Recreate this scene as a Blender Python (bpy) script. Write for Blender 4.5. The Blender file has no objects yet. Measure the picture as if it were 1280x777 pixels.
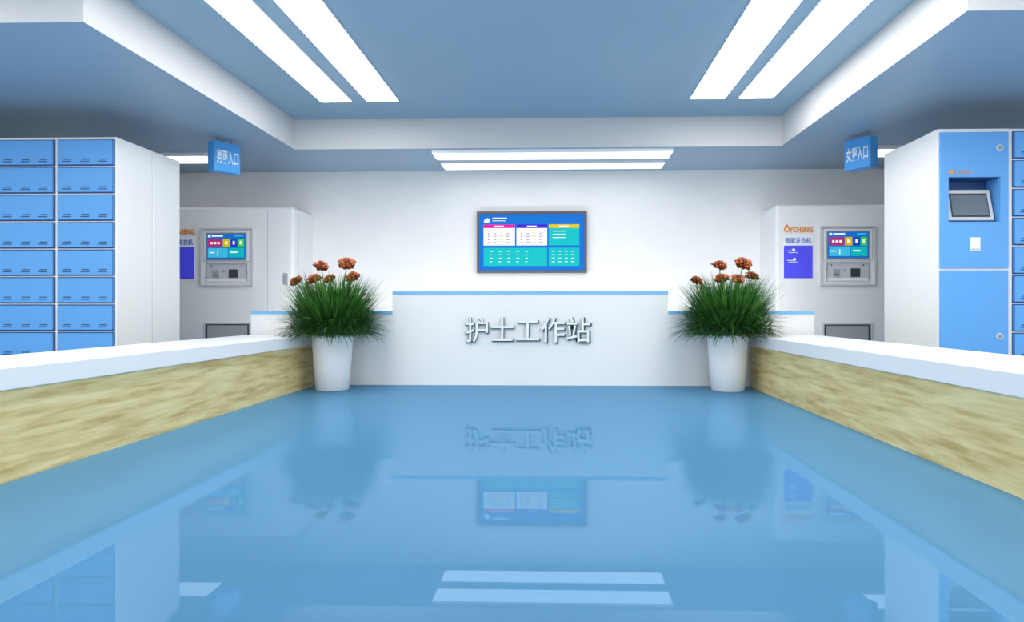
import bpy, bmesh, math, random
from mathutils import Vector, Matrix
random.seed(7)
scene = bpy.context.scene
scene.view_settings.view_transform = 'Standard'
scene.view_settings.look = 'None'
COL = scene.collection

# ---------------------------------------------------------------- materials
def srgb(r, g, b):
    def c(v):
        v /= 255.0
        return v / 12.92 if v <= 0.04045 else ((v + 0.055) / 1.055) ** 2.4
    return (c(r), c(g), c(b), 1.0)

def mat(name, col, rough=0.5, metal=0.0, emis=None, estr=0.0, spec=0.5):
    m = bpy.data.materials.new(name); m.use_nodes = True
    p = m.node_tree.nodes['Principled BSDF']
    p.inputs['Base Color'].default_value = col
    p.inputs['Roughness'].default_value = rough
    p.inputs['Metallic'].default_value = metal
    p.inputs['Specular IOR Level'].default_value = spec
    if emis is not None:
        p.inputs['Emission Color'].default_value = emis
        p.inputs['Emission Strength'].default_value = estr
    return m

def mottled(name, c1, c2, scale=3.0, rough=0.5, spec=0.5):
    m = mat(name, c1, rough, spec=spec)
    nt = m.node_tree; p = nt.nodes['Principled BSDF']
    tc = nt.nodes.new('ShaderNodeTexCoord'); n = nt.nodes.new('ShaderNodeTexNoise')
    n.inputs['Scale'].default_value = scale
    r = nt.nodes.new('ShaderNodeValToRGB')
    r.color_ramp.elements[0].color = c1; r.color_ramp.elements[1].color = c2
    r.color_ramp.elements[0].position = .35; r.color_ramp.elements[1].position = .65
    nt.links.new(tc.outputs['Object'], n.inputs['Vector'])
    nt.links.new(n.outputs['Fac'], r.inputs['Fac'])
    nt.links.new(r.outputs['Color'], p.inputs['Base Color'])
    return m

def screen(name, r, g, b, s=0.6):
    c = srgb(r, g, b)
    return mat(name, (c[0]*.4, c[1]*.4, c[2]*.4, 1), .4, emis=c, estr=s, spec=.1)

M = {}
M['wall'] = mottled('white_wall_paint', srgb(236, 236, 236), srgb(239, 239, 239), 1.5, .6, .2)
M['white'] = mat('white_lacquer', srgb(240, 240, 240), .4, spec=.3)
M['desk'] = mat('desk_white_lacquer', srgb(241, 241, 241), .4, spec=.3)
M['slab'] = mat('white_counter_slab', srgb(243, 244, 246), .3, spec=.4)
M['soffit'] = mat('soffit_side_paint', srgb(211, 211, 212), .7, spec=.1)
M['ceil'] = mottled('blue_grey_ceiling', srgb(154, 182, 202), srgb(157, 185, 205), .4, .5, .3)
M['ceil2'] = mottled('blue_grey_soffit', srgb(154, 178, 198), srgb(157, 181, 201), .4, .4, .4)
M['blue'] = mat('locker_blue', srgb(102, 170, 232), .4, spec=.3)
M['bluedk'] = mat('locker_gap_blue', srgb(40, 84, 140), .5)
M['vent'] = mat('vent_dark', srgb(40, 62, 96), .5)
M['seam'] = mat('seam_grey', srgb(150, 158, 168), .6)
M['stripe'] = mat('blue_stripe', srgb(122, 192, 244), .4)
M['grey'] = mat('grey_metal', srgb(150, 155, 160), .35, .3)
M['lgrey'] = mat('light_grey', srgb(205, 209, 214), .4)
M['dark'] = mat('dark_slot', srgb(60, 62, 66), .5)
M['slotgrey'] = mat('slot_grey', srgb(168, 170, 173), .5)
M['bezel'] = mat('tv_bezel', srgb(98, 90, 88), .35, .2)
M['orange'] = mat('logo_orange', srgb(240, 150, 50), .5)
M['light'] = mat('light_diffuser', srgb(255, 255, 255), .5, emis=(1, .97, .92, 1), estr=9.0)
M['light_dim'] = mat('light_diffuser_soft', srgb(255, 255, 255), .5, emis=(1, .98, .95, 1), estr=1.15)
M['lightframe'] = mat('light_frame', srgb(235, 238, 242), .4)
M['signblue'] = mat('sign_blue', srgb(80, 168, 240), .35)
M['letter'] = mat('steel_letter', srgb(240, 248, 248), .3, .1)
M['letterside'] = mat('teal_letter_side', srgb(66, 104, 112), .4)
M['signtext'] = mat('sign_text', srgb(250, 252, 255), .5)
M['pot'] = mat('pot_white', srgb(240, 240, 242), .25)
M['soil'] = mottled('soil', srgb(50, 35, 25), srgb(80, 60, 40), 20, .9)
for i, (a, b) in enumerate([((42, 98, 32), (66, 126, 46)), ((66, 126, 44), (108, 164, 74)), ((20, 58, 24), (38, 80, 32))]):
    M['leaf%d' % i] = mottled('grass_blade_%d' % i, srgb(*a), srgb(*b), 6, .45)
M['petal'] = mottled('petal_orange', srgb(204, 104, 40), srgb(140, 66, 26), 14, .5)
M['petal2'] = mottled('petal_brown', srgb(146, 74, 34), srgb(92, 44, 24), 14, .5)
M['fcenter'] = mat('flower_center', srgb(50, 30, 16), .8)
M['s_blue'] = screen('screen_blue', 24, 118, 214)
M['s_deep'] = screen('screen_deep', 30, 80, 190)
M['s_teal'] = screen('screen_teal', 20, 196, 200)
M['s_white'] = screen('screen_white', 250, 250, 252, .75)
M['s_mag'] = screen('screen_magenta', 232, 30, 170)
M['s_pur'] = screen('screen_purple', 64, 40, 210)
M['s_yel'] = screen('screen_yellow', 232, 200, 20)
M['s_green'] = screen('screen_green', 70, 220, 80)
M['s_cyan'] = screen('screen_cyan', 70, 200, 240)
M['s_pink'] = screen('screen_pink', 190, 50, 130)
M['s_grey'] = screen('screen_text', 150, 145, 150, .3)
M['posterblue'] = mat('poster_blue', srgb(80, 80, 240), .5, emis=srgb(72, 74, 232), estr=.1)
M['posterwhite'] = mat('poster_white', srgb(245, 247, 252), .5)
M['texblue'] = mat('text_blue', srgb(70, 110, 200), .5)
M['glass'] = mat('grey_screen_glass', srgb(110, 120, 130), .12)

def wood():
    m = mat('pale_wood', srgb(210, 190, 130), .45, spec=.3)
    nt = m.node_tree; p = nt.nodes['Principled BSDF']
    tc = nt.nodes.new('ShaderNodeTexCoord'); mp = nt.nodes.new('ShaderNodeMapping')
    mp.inputs['Scale'].default_value = (3, .95, 10.5)
    n = nt.nodes.new('ShaderNodeTexNoise'); n.inputs['Scale'].default_value = 1.3
    n.inputs['Detail'].default_value = 3; n.inputs['Roughness'].default_value = .55
    n.inputs['Distortion'].default_value = .2
    r = nt.nodes.new('ShaderNodeValToRGB'); e = r.color_ramp.elements
    e[0].position = .30; e[0].color = srgb(200, 170, 104)
    e[1].position = .70; e[1].color = srgb(243, 226, 172)
    k = e.new(.5); k.color = srgb(228, 206, 144)
    nt.links.new(tc.outputs['Object'], mp.inputs['Vector'])
    nt.links.new(mp.outputs['Vector'], n.inputs['Vector'])
    nt.links.new(n.outputs['Fac'], r.inputs['Fac'])
    nt.links.new(r.outputs['Color'], p.inputs['Base Color'])
    return m
M['wood'] = wood()

def floor_mat():
    m = bpy.data.materials.new('blue_polished_floor'); m.use_nodes = True
    nt = m.node_tree; nt.nodes.clear()
    o = nt.nodes.new('ShaderNodeOutputMaterial')
    mx = nt.nodes.new('ShaderNodeMixShader'); mx.inputs[0].default_value = .20
    d = nt.nodes.new('ShaderNodeBsdfDiffuse')
    g = nt.nodes.new('ShaderNodeBsdfGlossy'); g.inputs['Roughness'].default_value = 0.0
    g.inputs['Color'].default_value = srgb(185, 215, 242)
    tc = nt.nodes.new('ShaderNodeTexCoord'); n = nt.nodes.new('ShaderNodeTexNoise')
    n.inputs['Scale'].default_value = .3
    r = nt.nodes.new('ShaderNodeValToRGB')
    r.color_ramp.elements[0].color = srgb(86, 138, 174); r.color_ramp.elements[1].color = srgb(88, 140, 176)
    nt.links.new(tc.outputs['Object'], n.inputs['Vector']); nt.links.new(n.outputs['Fac'], r.inputs['Fac'])
    nt.links.new(r.outputs['Color'], d.inputs['Color'])
    nt.links.new(d.outputs[0], mx.inputs[1]); nt.links.new(g.outputs[0], mx.inputs[2])
    nt.links.new(mx.outputs[0], o.inputs['Surface'])
    return m
M['floor'] = floor_mat()

# ---------------------------------------------------------------- builders
class B:
    def __init__(s):
        s.bm = bmesh.new(); s.mats = []
    def mi(s, k):
        if k not in s.mats: s.mats.append(k)
        return s.mats.index(k)
    def box(s, x0, x1, y0, y1, z0, z1, k, bevel=0.0, seg=2, rot=None, faces=None):
        r = bmesh.ops.create_cube(s.bm, size=1.0)
        vs = r['verts']
        sx, sy, sz = x1-x0, y1-y0, z1-z0
        c = Vector(((x0+x1)/2, (y0+y1)/2, (z0+z1)/2))
        for v in vs:
            p = Vector((v.co.x*sx, v.co.y*sy, v.co.z*sz))
            if rot: p = rot @ p
            v.co = p + c
        fs = set(f for v in vs for f in v.link_faces)
        i = s.mi(k)
        for f in fs: f.material_index = i
        if faces:
            for f in fs:
                f.normal_update()
                for nrm, kk in faces:
                    if f.normal.dot(Vector(nrm)) > .9: f.material_index = s.mi(kk)
        if bevel > 0:
            es = list(set(e for v in vs for e in v.link_edges))
            bmesh.ops.bevel(s.bm, geom=es, offset=bevel, segments=seg, affect='EDGES', profile=.5)
    def cyl(s, c, r, h, k, axis='z', n=24, r2=None):
        res = bmesh.ops.create_cone(s.bm, cap_ends=True, segments=n, radius1=r, radius2=r if r2 is None else r2, depth=h)
        R = Matrix.Identity(3)
        if axis == 'y': R = Matrix.Rotation(math.pi/2, 3, 'X')
        if axis == 'x': R = Matrix.Rotation(math.pi/2, 3, 'Y')
        i = s.mi(k)
        for v in res['verts']: v.co = R @ v.co + Vector(c)
        for f in set(f for v in res['verts'] for f in v.link_faces): f.material_index = i
    def obj(s, name, parent=None, smooth=False, loc=None):
        me = bpy.data.meshes.new(name); s.bm.to_mesh(me); s.bm.free()
        for k in s.mats: me.materials.append(M[k])
        if smooth:
            for p in me.polygons: p.use_smooth = True
        o = bpy.data.objects.new(name, me); COL.objects.link(o)
        if loc: o.location = loc
        if parent: o.parent = parent
        return o

def empty(name, loc=(0, 0, 0), rz=0):
    e = bpy.data.objects.new(name, None); COL.objects.link(e)
    e.location = loc; e.rotation_euler = (0, 0, rz); e.empty_display_size = .2
    return e

def text(name, body, size, loc, k, parent, ext=.004, sidek=None, width=None, height=None, offset=0):
    cu = bpy.data.curves.new(name, 'FONT'); cu.body = body; cu.size = size
    cu.extrude = ext; cu.align_x = 'CENTER'; cu.align_y = 'CENTER'
    cu.resolution_u = 3; cu.offset = offset
    tmp = bpy.data.objects.new(name, cu); COL.objects.link(tmp)
    bpy.context.view_layer.update()
    dg = bpy.context.evaluated_depsgraph_get()
    me = bpy.data.meshes.new_from_object(tmp.evaluated_get(dg))
    bpy.data.objects.remove(tmp)
    me.materials.clear(); me.materials.append(M[k])
    if sidek:
        me.materials.append(M[sidek])
        for p in me.polygons:
            p.material_index = 1 if abs(p.normal.z) < .5 else 0
    xs = [v.co.x for v in me.vertices]; ys = [v.co.y for v in me.vertices]
    if xs:
        cx, cy = (min(xs)+max(xs))/2, (min(ys)+max(ys))/2
        s = width/(max(xs)-min(xs)) if width else 1
        sy = height/(max(ys)-min(ys)) if height else s
        for v in me.vertices:
            v.co.x = (v.co.x-cx)*s; v.co.y = (v.co.y-cy)*sy
    o = bpy.data.objects.new(name, me); COL.objects.link(o)
    o.location = loc; o.rotation_euler = (math.pi/2, 0, 0)
    o.parent = parent
    return o

# ---------------------------------------------------------------- room shell
XL, XR, YB, YF = -11.6, 10.6, 16.2, -4.0
ZS, ZC = 5.0, 5.65
b = B(); b.box(XL, XR, YF, YB, -.1, 0, 'floor'); b.obj('floor')
b = B(); b.box(XL-.2, XR+.2, YF, YB+.2, ZC, ZC+.15, 'ceil'); b.obj('ceiling')
b = B(); b.box(XL-.2, XR+.2, YB, YB+.2, -.1, ZC, 'wall'); b.obj('wall_back')
b = B(); b.box(XL-.2, XL, YF, YB, -.1, ZC, 'wall'); b.obj('wall_left')
b = B(); b.box(XR, XR+.2, YF, YB, -.1, ZC, 'wall'); b.obj('wall_right')
b = B()
dn = [((0, 0, -1), 'ceil2')]
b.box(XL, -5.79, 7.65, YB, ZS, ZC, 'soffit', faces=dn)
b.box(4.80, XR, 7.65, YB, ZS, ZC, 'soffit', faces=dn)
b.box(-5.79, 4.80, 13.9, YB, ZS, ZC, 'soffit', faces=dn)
b.obj('ceiling_soffit')

# ---------------------------------------------------------------- ceiling lights
def light_panel(x0, x1, y0, y1, z, k='light', t=.04):
    b = B()
    b.box(x0, x1, y0, y1, z-t+.01, z, 'lightframe')
    b.box(x0+.012, x1-.012, y0+.012, y1-.012, z-t, z-t+.01, k)
    b.obj('ceiling_light_panel')
for x0, x1 in [(-4.72, -4.10), (-3.80, -3.16), (2.58, 3.26), (3.52, 4.19)]:
    light_panel(x0, x1, .5, 12.62, ZC)
light_panel(-2.78, 2.50, 14.00, 14.62, ZS, 'light_dim', .09)
light_panel(-2.78, 2.50, 15.02, 15.65, ZS, 'light_dim', .09)
light_panel(-11.2, -7.87, 14.1, 14.8, ZS, 'light_dim', .09)
light_panel(6.84, 10.2, 13.9, 14.6, ZS, 'light_dim', .09)

# ---------------------------------------------------------------- counters
def counter(xi, xo):
    s = 1 if xo > xi else -1
    e = empty('reception_counter', ((xi+xo)/2, 5.6, 0))
    cx = (xi+xo)/2
    b = B()
    a0, a1 = sorted([xi+s*.02-cx, xo-s*.05-cx])
    b.box(a0, a1, -6.4, 6.7, 0, .80, 'wood'); b.obj('wood_panel', e)
    b = B()
    a0, a1 = sorted([xi-s*.02-cx, xo-cx])
    b.box(a0, a1, -6.45, 6.78, .80, 1.0, 'slab', bevel=.012); b.obj('top_slab', e)
counter(-4.75, -6.0)
counter(3.65, 4.95)

# ---------------------------------------------------------------- nurse station desk
e = empty('nurse_station_desk', (-.57, 12.55, 0))
ox = .57
b = B()
b.box(-3.27+ox, 2.14+ox, 0, .9, 0, 1.79, 'desk'); b.obj('centre_panel', e)
b = B(); b.box(-3.27+ox, 2.14+ox, -.012, .9, 1.79, 1.85, 'stripe'); b.obj('centre_blue_edge', e)
b = B(); b.box(-6.1+ox, -3.27+ox, 0, .9, 0, 1.40, 'desk'); b.obj('side_panel_1', e)
b = B(); b.box(-6.1+ox, -3.27+ox, -.012, .9, 1.40, 1.455, 'stripe'); b.obj('side_blue_edge_1', e)
b = B(); b.box(2.14+ox, 4.96+ox, 0, .9, 0, 1.40, 'desk'); b.obj('side_panel_2', e)
b = B(); b.box(2.14+ox, 4.96+ox, -.012, .9, 1.40, 1.455, 'stripe'); b.obj('side_blue_edge_2', e)
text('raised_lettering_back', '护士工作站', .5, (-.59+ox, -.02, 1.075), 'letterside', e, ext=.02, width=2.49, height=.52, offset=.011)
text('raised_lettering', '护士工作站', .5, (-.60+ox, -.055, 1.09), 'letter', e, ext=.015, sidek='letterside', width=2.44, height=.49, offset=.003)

# ---------------------------------------------------------------- tv
def rect(b, x0, x1, z0, z1, y, k, t=.004):
    b.box(x0, x1, y-t, y, z0, z1, k)
e = empty('wall_mounted_tv', (-.667, YB, 3.18))
W, Hh = 1.385, .775
b = B()
for a in [(-W, W, Hh-.06, Hh), (-W, W, -Hh, -Hh+.06), (-W, -W+.06, -Hh+.06, Hh-.06), (W-.06, W, -Hh+.06, Hh-.06)]:
    b.box(a[0], a[1], -.14, -.02, a[2], a[3], 'bezel')
b.box(-W+.02, W-.02, -.10, 0, -Hh+.02, Hh-.02, 'bezel')
b.obj('bezel', e)
b = B()
S = 49.4
def P(px, py): return ((px-665)/S, (303-py)/S)
def R(b, x0, y0, x1, y1, y, k):
    a = P(x0, y1); c = P(x1, y0); rect(b, a[0], c[0], a[1], c[1], y, k)
R(b, 599.6, 267.6, 730.4, 338.4, -.102, 's_blue')
R(b, 605, 281, 644, 307, -.107, 's_white'); R(b, 605, 281, 644, 285.5, -.112, 's_mag')
R(b, 646, 281, 684, 307, -.107, 's_white'); R(b, 646, 281, 684, 285.5, -.112, 's_pur')
R(b, 686, 281, 724, 307, -.107, 's_teal'); R(b, 686, 281, 724, 285.5, -.112, 's_yel')
R(b, 605, 310, 684, 332.5, -.107, 's_teal'); R(b, 686, 310, 724, 332.5, -.107, 's_teal')
for cx in (624.5, 665, 705):
    R(b, cx-6, 282.6, cx+6, 283.8, -.116, 's_white')
for x0 in (608, 649):
    for j in range(5):
        R(b, x0+2, 288.5+j*3.6, x0+4.0, 289.5+j*3.6, -.112, 's_pink')
        R(b, x0+2, 291.2+j*3.6, x0+32, 291.5+j*3.6, -.112, 's_grey')
        for i in range(3):
            R(b, x0+9+i*8, 288.6+j*3.6, x0+13+i*8, 289.4+j*3.6, -.112, 's_yel' if i == 1 else 's_grey')
for j in range(3):
    R(b, 691, 289+j*4, 707, 289.8+j*4, -.112, 's_white')
for j in range(4):
    for i in range(5):
        R(b, 613+i*11, 314+j*4.3, 616.5+i*11 - (j % 2), 314.8+j*4.3, -.112, 's_white')
    for i in range(4):
        R(b, 690+i*8, 314+j*4.3, 693.5+i*8, 314.8+j*4.3, -.112, 's_white')
R(b, 616, 272.5, 634, 274.0, -.107, 's_white'); R(b, 616, 276, 632, 276.7, -.107, 's_white')
a = P(609.5, 275); b.cyl((a[0], -.108, a[1]-.02), .06, .008, 's_white', 'y')
a = P(608, 276); b.cyl((a[0]-.02, -.108, a[1]-.02), .035, .008, 's_white', 'y')
b.obj('display', e)

# ---------------------------------------------------------------- lockers
def locker_columns(b, x0, ncol, cw, z0, ztop, rows, direction):
    rh = (ztop - z0)/rows
    for c in range(ncol):
        if direction < 0: xr = x0 - c*cw; xl = xr - cw
        else: xl = x0 + c*cw; xr = xl + cw
        for r in range(rows):
            za = z0 + r*rh; zb = za + rh
            b.box(xl+.022, xr-.022, -.010, .02, za+.012, zb-.006, 'bluedk')
            b.box(xl+.034, xr-.034, -.04, 0, za+.024, zb-.018, 'blue', bevel=.008, seg=1)
            for fx in (.2, .5, .8):
                cx = xl + cw*fx
                for k in (0, 1):
                    b.box(cx-.075+.02*k, cx+.075, -.046, -.038, za+.075+k*.035, za+.088+k*.035, 'vent')

e = empty('locker_cabinet', (-7.40, 10.52, 0))
b = B()
b.box(-4.1, 0, 0, .95, 0, 4.38, 'white', bevel=.01, seg=1)
b.box(-4.1, -.0, .965, 1.80, 0, 4.38, 'white', bevel=.01, seg=1)
b.box(-4.1, -.01, .94, .98, 0, 4.37, 'seam')
b.obj('carcass', e)
b = B(); locker_columns(b, -.0, 4, 1.02, .20, 4.345, 9, -1); b.obj('locker_doors', e)
e = empty('locker_cabinet', (7.25, 10.50, 0))
b = B(); b.box(0.0, 3.2, 0, 1.7, 0, 4.40, 'white', bevel=.01, seg=1); b.obj('carcass', e)
b = B(); locker_columns(b, .02, 3, 1.02, .20, 4.36, 9, 1); b.obj('locker_doors', e)

e = empty('garment_dispenser_cabinet', (6.12, 10.50, 0))
b = B()
w = 1.125
b.box(0, w, .32, 1.7, 0, 4.40, 'white', bevel=.01, seg=1)
b.box(0, .155, 0, .33, 0, 4.40, 'white'); b.box(.97, w, 0, .33, 0, 4.40, 'white')
b.box(.15, .975, 0, .33, 0, 2.895, 'white'); b.box(.15, .975, 0, .33, 3.62, 4.40, 'white')
b.obj('carcass', e)
b = B()
b.box(.025, .155, -.03, .01, 2.16, 4.34, 'blue'); b.box(.97, w-.025, -.03, .01, 2.16, 4.34, 'blue')
b.box(.155, .97, -.03, .01, 3.62, 4.34, 'blue'); b.box(.155, .97, -.03, .01, 2.16, 2.895, 'blue')
b.box(.025, w-.025, -.03, .01, .20, 2.12, 'blue', bevel=.006, seg=1)
b.obj('door_panels', e)
b = B()
b.box(.155, .97, .30, .318, 2.895, 3.62, 'bluedk')
b.box(.155, .165, .0, .30, 2.895, 3.62, 'blue'); b.box(.96, .97, .0, .30, 2.895, 3.62, 'blue')
b.box(.165, .96, .0, .30, 3.61, 3.62, 'bluedk'); b.box(.165, .96, .0, .30, 2.895, 2.905, 'blue')
b.obj('niche', e)
b = B()
rt = Matrix.Rotation(math.radians(-14), 3, 'X')
b.box(.19, .92, .09, .15, 2.92, 3.45, 'lgrey', bevel=.01, rot=rt)
b.box(.25, .86, .084, .088, 2.98, 3.39, 'dark', rot=rt)
b.box(.27, .84, .078, .083, 3.01, 3.36, 'glass', rot=rt)
b.obj('touch_screen', e)
b = B()
b.box(.49, .65, -.04, -.028, 2.43, 2.65, 'posterwhite'); b.box(.50, .64, -.044, -.038, 2.44, 2.47, 'lgrey')
b.cyl((.955, -.035, 4.08), .055, .02, 'lgrey', 'y'); b.cyl((.955, -.05, 4.08), .025, .02, 'grey', 'y')
b.cyl((.955, -.035, 1.06), .055, .02, 'lgrey', 'y'); b.cyl((.955, -.05, 1.06), .025, .02, 'grey', 'y')
b.cyl((.19, -.033, 3.70), .035, .006, 'orange', 'y')
b.obj('locks_and_card_slot', e)
text('logo_text', 'YCHENG', .09, (.38, -.033, 3.70), 'orange', e, width=.28)

# ---------------------------------------------------------------- kiosks
def kiosk(x, y):
    e = empty('self_service_kiosk', (x, y, 0))
    W = 3.22; D = YB - y
    b = B()
    bm = b.bm
    b.box(0, W, 0, D-.002, 0, 3.93, 'white')
    es = [ed for ed in bm.edges if all(v.co.z > 3.9 for v in ed.verts) or
          (all(v.co.y < .01 for v in ed.verts) and abs(ed.verts[0].co.x-ed.verts[1].co.x) < .01)]
    bmesh.ops.bevel(bm, geom=es, offset=.07, segments=4, affect='EDGES', profile=.5)
    b.obj('cabinet_body', e)
    b = B()
    b.box(2.60, 2.606, -.003, .01, .6, 3.86, 'seam')
    b.box(W-.001, W+.003, .3, .306, .3, 3.8, 'seam')
    b.box(W-.24, W-.13, -.03, 0, 2.07, 2.35, 'lgrey', bevel=.02)
    b.box(W-.205, W-.165, -.05, -.02, 2.12, 2.30, 'grey', bevel=.01)
    b.obj('door_handle', e)
    b = B()
    x0, x1, z0, z1 = 1.0, 2.27, 2.04, 3.42
    t = .035
    b.box(x0, x1, -.07, 0, z1-t, z1, 'lgrey'); b.box(x0, x1, -.07, 0, z0, z0+t, 'lgrey')
    b.box(x0, x0+t, -.07, 0, z0+t, z1-t, 'lgrey'); b.box(x1-t, x1, -.07, 0, z0+t, z1-t, 'lgrey')
    b.box(x0+.07, x1-.07, -.05, 0, 2.62, 3.36, 'white', bevel=.02)
    b.box(x0+t, x1-t, -.02, 0, z0+t, z1-t, 'white')
    b.box(1.14, 2.13, -.045, -.0, 2.56, 2.585, 'slotgrey')
    b.box(1.14, 1.16, -.045, 0, 2.15, 2.56, 'slotgrey'); b.box(2.11, 2.13, -.045, 0, 2.15, 2.56, 'slotgrey')
    b.box(1.16, 2.11, -.06, 0, 2.15, 2.22, 'white')
    b.box(1.16, 2.11, -.024, 0, 2.22, 2.56, 'lgrey')
    b.box(1.30, 1.45, -.05, -.02, 2.25, 2.42, 'slotgrey'); b.box(1.33, 1.42, -.054, -.04, 2.29, 2.31, 'dark')
    b.box(1.68, 1.92, -.05, -.02, 2.23, 2.45, 'dark', bevel=.01)
    b.cyl((1.56, -.03, 2.40), .03, .03, 'slotgrey', 'y')
    b.box(1.25, 1.28, -.03, -.02, 2.50, 2.53, 'dark'); b.box(1.98, 2.01, -.03, -.02, 2.50, 2.53, 'dark')
    b.obj('screen_frame', e)
    b = B()
    b.box(1.14, 2.12, -.056, -.04, 2.65, 3.31, 'grey')
    rect(b, 1.17, 2.09, 2.68, 3.28, -.057, 's_blue')
    def q(u0, v0, u1, v1, k, yy=-.062):
        rect(b, 1.17+.92*u0, 1.17+.92*u1, 3.28-.6*v1, 3.28-.6*v0, yy, k)
    q(.03, .04, .10, .13, 's_white'); q(.13, .05, .42, .11, 's_white'); q(.72, .05, .95, .1, 's_cyan')
    q(.03, .2, .40, .52, 's_pink'); q(.42, .2, .60, .52, 's_yel'); q(.62, .2, .79, .52, 's_deep'); q(.81, .2, .97, .52, 's_green')
    q(.03, .56, .55, .93, 's_cyan'); q(.57, .56, .97, .93, 's_teal')
    q(.10, .32, .16, .41, 's_white', -.066); q(.19, .32, .25, .41, 's_white', -.066); q(.28, .32, .34, .41, 's_white', -.066)
    q(.48, .30, .54, .42, 's_white', -.066); q(.68, .28, .73, .42, 's_white', -.066); q(.86, .28, .91, .42, 's_white', -.066)
    q(.07, .72, .2, .76, 's_white', -.066); q(.28, .66, .3, .86, 's_white', -.066); q(.62, .7, .8, .75, 's_white', -.066)
    b.obj('touch_screen', e)
    b = B()
    b.box(.17, .84, -.015, 0, 2.21, 3.21, 'posterwhite')
    rect(b, .175, .835, 2.215, 2.97, -.0155, 'posterblue')
    for i, zz in enumerate((2.84, 2.80, 2.62, 2.58)):
        rect(b, .24 + .04*(i % 2), .44 + .05*(i % 2), zz, zz+.016, -.0205, 'posterwhite')
    b.cyl((.40, -.02, 2.87), .035, .006, 'posterwhite', 'y'); b.cyl((.42, -.02, 2.65), .035, .006, 'posterwhite', 'y')
    b.obj('poster', e)
    text('poster_title', '智能发衣机', .12, (.505, -.018, 3.09), 'texblue', e, width=.60, height=.14, offset=.001)
    b = B()
    b.cyl((.245, -.012, 3.35), .065, .02, 'orange', 'y'); b.cyl((.245, -.012, 3.43), .03, .02, 'orange', 'y')
    b.cyl((.245, -.02, 3.35), .03, .02, 'posterwhite', 'y')
    b.obj('logo_mark', e)
    text('logo_text', 'YCHENG', .16, (.57, -.01, 3.34), 'orange', e, width=.54, height=.125, ext=.008, offset=.003)
    b = B()
    b.box(1.06, 2.21, -.03, 0, 1.14, 1.18, 'lgrey'); b.box(1.06, 1.10, -.03, 0, .45, 1.14, 'lgrey'); b.box(2.17, 2.21, -.03, 0, .45, 1.14, 'lgrey')
    b.box(1.10, 2.17, -.006, 0, .45, 1.14, 'slotgrey'); b.box(1.10, 2.17, -.01, 0, 1.11, 1.14, 'dark')
    b.box(1.10, 1.15, -.012, 0, .45, 1.11, 'dark'); b.box(2.12, 2.17, -.012, 0, .45, 1.11, 'dark')
    b.box(1.10, 2.17, -.05, 0, .42, .47, 'lgrey')
    b.obj('output_hatch', e)
kiosk(-6.29-3.22, 15.03)
kiosk(5.06, 15.03)

# ---------------------------------------------------------------- hanging signs
def sign(x, y, rz, body):
    e = empty('hanging_sign', (x, y, 0), rz)
    b = B()
    b.box(-.28, .28, -.12, .12, 4.30, 4.90, 'signblue', bevel=.008)
    b.obj('sign_box', e)
    b = B()
    b.cyl((-.16, 0, 4.95), .012, .10, 'grey'); b.cyl((.16, 0, 4.95), .012, .10, 'grey')
    b.obj('hanging_rods', e)
    text('sign_text', body, .15, (0, -.125, 4.60), 'signtext', e, width=.46, height=.28, ext=.004, offset=.002)
sign(-6.88, 13.0, math.radians(58), '男更入口')
sign(6.06, 13.0, math.radians(-58), '女更入口')

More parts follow.
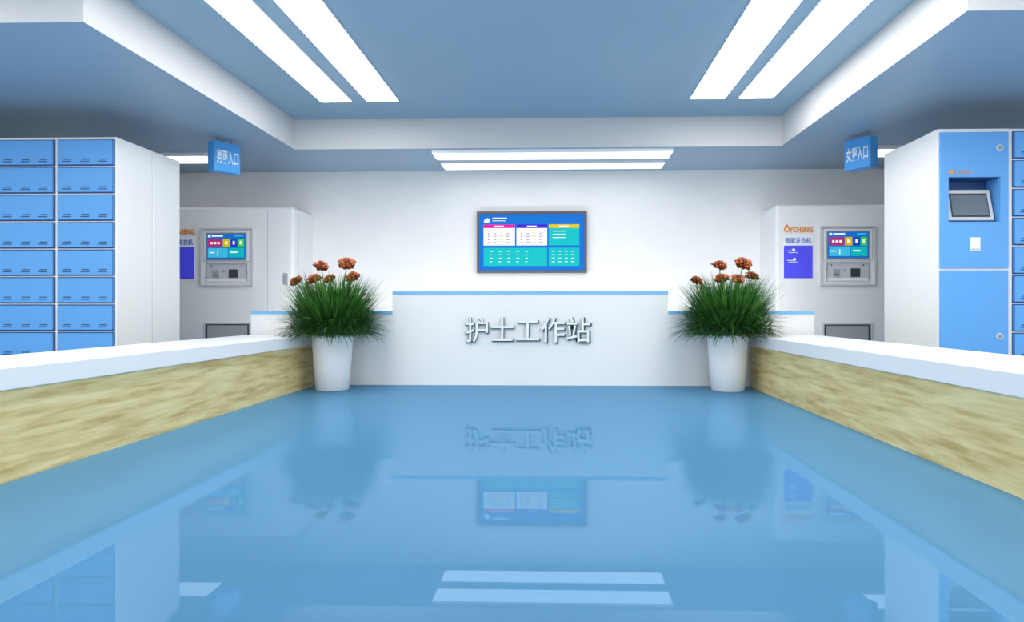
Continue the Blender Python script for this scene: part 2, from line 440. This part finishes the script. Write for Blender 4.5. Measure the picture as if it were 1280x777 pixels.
# ---------------------------------------------------------------- plants
def plant(x, y, seed):
    rnd = random.Random(seed)
    e = empty('potted_flower_plant', (x, y, 0))
    prof = [(0, 0), (.285, 0), (.30, .015), (.335, .45), (.372, .97), (.385, 1.0), (.385, 1.025), (.36, 1.025), (.345, .98), (.335, .93), (0, .93)]
    bm = bmesh.new(); n = 48; rings = []
    for r, z in prof:
        if r == 0: rings.append([bm.verts.new((0, 0, z))])
        else: rings.append([bm.verts.new((r*math.cos(2*math.pi*i/n), r*math.sin(2*math.pi*i/n), z)) for i in range(n)])
    for a, c in zip(rings, rings[1:]):
        for i in range(n):
            j = (i+1) % n
            if len(a) == 1: bm.faces.new((a[0], c[j], c[i]))
            elif len(c) == 1: bm.faces.new((a[i], a[j], c[0]))
            else: bm.faces.new((a[i], a[j], c[j], c[i]))
    bmesh.ops.recalc_face_normals(bm, faces=bm.faces)
    me = bpy.data.meshes.new('pot'); bm.to_mesh(me); bm.free()
    me.materials.append(M['pot']); me.materials.append(M['soil'])
    for p in me.polygons:
        p.use_smooth = True
        if .925 < p.center.z < .935: p.material_index = 1
    o = bpy.data.objects.new('pot', me); COL.objects.link(o); o.parent = e
    vs, fs, mi = [], [], []
    YMAX = 12.5 - y
    def blade(base, az, tilt, L, w, droop, k):
        pts = []; p = Vector(base); el = math.pi/2 - tilt; seg = 6
        side = Vector((-math.sin(az), math.cos(az), 0))
        tw = rnd.uniform(-.9, .9)
        side = (side*math.cos(tw) + Vector((0, 0, 1))*math.sin(tw)*.4 + Vector((math.cos(az), math.sin(az), 0))*math.sin(tw)).normalized()
        for i in range(seg+1):
            pts.append(Vector((p.x, min(p.y, YMAX), p.z)))
            d = Vector((math.cos(az)*math.cos(el), math.sin(az)*math.cos(el), math.sin(el)))
            p = p + d*(L/seg); el -= droop/seg
        s0 = len(vs)
        for i, q in enumerate(pts):
            t = i/seg; ww = w*(.6+.8*t if t < .4 else (1-t)**.7*1.3+.02)
            vs.append(q-side*ww/2); vs.append(q+side*ww/2)
        for i in range(seg):
            fs.append((s0+2*i, s0+2*i+1, s0+2*i+3, s0+2*i+2)); mi.append(k)
    for i in range(2700):
        az = rnd.uniform(0, 2*math.pi); rr = .33*math.sqrt(rnd.random())
        base = (rr*math.cos(az), rr*math.sin(az), .93)
        u = rnd.random()
        a2 = az + rnd.uniform(-.6, .6)
        if u < .45:      # upright core
            blade(base, a2, rnd.uniform(.05, .55), rnd.uniform(.95, 1.34), rnd.uniform(.018, .034), rnd.uniform(.1, .6), rnd.choice([0, 1, 1, 2]))
        elif u < .80:    # spreading
            blade(base, a2, rnd.uniform(.4, .85), rnd.uniform(.80, 1.14), rnd.uniform(.018, .032), rnd.uniform(.3, 1.1), rnd.choice([0, 1, 0, 2]))
        else:            # low skirt
            blade(base, a2, rnd.uniform(.6, 1.0), rnd.uniform(.65, 1.0), rnd.uniform(.016, .028), rnd.uniform(1.0, 1.9), rnd.choice([0, 2, 2]))
    for i in range(2600):
        az = rnd.uniform(0, 2*math.pi); rr = rnd.uniform(.2, .74); z = rnd.uniform(1.04, 1.50) - max(0, rr-.5)*.2
        blade((rr*math.cos(az), rr*math.sin(az), z), az+rnd.uniform(-1.2, 1.2), rnd.uniform(.2, 1.6), rnd.uniform(.12, .26), rnd.uniform(.014, .024), rnd.uniform(.3, 1.5), rnd.choice([0, 0, 1, 2, 2]))
    me = bpy.data.meshes.new('foliage'); me.from_pydata([tuple(v) for v in vs], [], fs)
    for k in range(3): me.materials.append(M['leaf%d' % k])
    for p, k in zip(me.polygons, mi): p.material_index = k; p.use_smooth = True
    o = bpy.data.objects.new('foliage', me); COL.objects.link(o); o.parent = e
    fl = [(-.18, -.10, 2.27, .95), (.27, 0, 2.32, 1.08), (-.61, -.15, 1.99, .84), (-.20, -.34, 2.02, .92), (.08, -.36, 2.02, .8), (.41, -.1, 2.07, .92)]
    for n_, (fx, fy, fz, sc) in enumerate(fl):
        b = B(); bm = b.bm
        p0 = Vector((fx*.3, fy*.3, .95)); p2 = Vector((fx, fy, fz-.02)); p1 = Vector((fx*.5, fy*.5, fz*.75))
        prev = None; i0 = b.mi('leaf1')
        for i in range(9):
            t = i/8; c = p0*(1-t)**2 + p1*2*t*(1-t) + p2*t*t
            ring = [bm.verts.new(c+Vector((.010*math.cos(a), .010*math.sin(a), 0))) for a in (0, 2.09, 4.19)]
            if prev:
                for j in range(3):
                    f = bm.faces.new((prev[j], prev[(j+1) % 3], ring[(j+1) % 3], ring[j])); f.material_index = i0
            prev = ring
        tiltm = Matrix.Rotation(rnd.uniform(.40, .85), 3, 'X') @ Matrix.Rotation(rnd.uniform(-.4, .4), 3, 'Y')
        for layer, (np_, L, up, kk) in enumerate([(11, .155, .05, 'petal2'), (10, .14, .4, 'petal'), (8, .115, .8, 'petal'), (7, .085, 1.15, 'petal2')]):
            pi_ = b.mi(kk)
            for i in range(np_):
                a = 2*math.pi*i/np_ + layer*.3 + rnd.uniform(-.1, .1)
                LL = L*sc*rnd.uniform(.85, 1.15); w = LL*.30
                rows = []
                for t, ww, hz in [(0, .3, 0), (.35, .85, .5), (.75, 1.0, .8), (1.0, .45, .66)]:
                    rad = LL*t*math.cos(up*.8); zz = LL*hz*math.sin(up) + .01*layer
                    row = []
                    for s_ in (-1, 0, 1):
                        v = Vector((rad*math.cos(a)-s_*w*ww*math.sin(a), rad*math.sin(a)+s_*w*ww*math.cos(a), zz + (.014 if s_ else 0)))
                        row.append(bm.verts.new(tiltm @ v + Vector((fx, fy, fz))))
                    rows.append(row)
                for r0, r1 in zip(rows, rows[1:]):
                    for s_ in (0, 1):
                        f = bm.faces.new((r0[s_], r0[s_+1], r1[s_+1], r1[s_])); f.material_index = pi_
        ci = b.mi('fcenter')
        res = bmesh.ops.create_icosphere(bm, subdivisions=2, radius=.035*sc)
        for v in res['verts']:
            v.co = tiltm @ Vector((v.co.x, v.co.y, v.co.z*.7+.03)) + Vector((fx, fy, fz))
        for f in set(f for v in res['verts'] for f in v.link_faces): f.material_index = ci
        b.obj('flower_%d' % (n_+1), e, smooth=True)
plant(-4.20, 11.80, 3)
plant(3.12, 11.88, 11)

# ---------------------------------------------------------------- lighting
w = bpy.data.worlds.new('world'); scene.world = w; w.use_nodes = True
bg = w.node_tree.nodes['Background']
bg.inputs[0].default_value = (1.0, .97, .93, 1); bg.inputs[1].default_value = 1.55

def area(name, loc, rot, sx, sy, power, col=(1, .97, .93)):
    l = bpy.data.lights.new(name, 'AREA'); l.shape = 'RECTANGLE'; l.size = sx; l.size_y = sy
    l.energy = power; l.color = col
    o = bpy.data.objects.new(name, l); COL.objects.link(o); o.location = loc; o.rotation_euler = rot
area('area_light_left_bay', (-9.0, 5, 5.5), (0, 0, 0), 3, 5, 250)  # added soft fill for the two side bays, without visible fixtures
area('area_light_right_bay', (8.0, 5, 5.5), (0, 0, 0), 3, 5, 250)
# added fill light hidden behind the nurse station desk, brightens the back wall
area('back_wall_fill', (-.57, 13.7, 1.3), (math.radians(100), 0, 0), 11, .3, 95)

# ---------------------------------------------------------------- camera
cam = bpy.data.cameras.new('camera'); co = bpy.data.objects.new('camera', cam); COL.objects.link(co)
cam.sensor_width = 36; cam.lens = 22.5
cam.shift_x = -.028; cam.shift_y = -.002
co.location = (0, 0, 1.5); co.rotation_euler = (math.pi/2, 0, math.radians(1.58))
cam.clip_end = 200
scene.camera = co
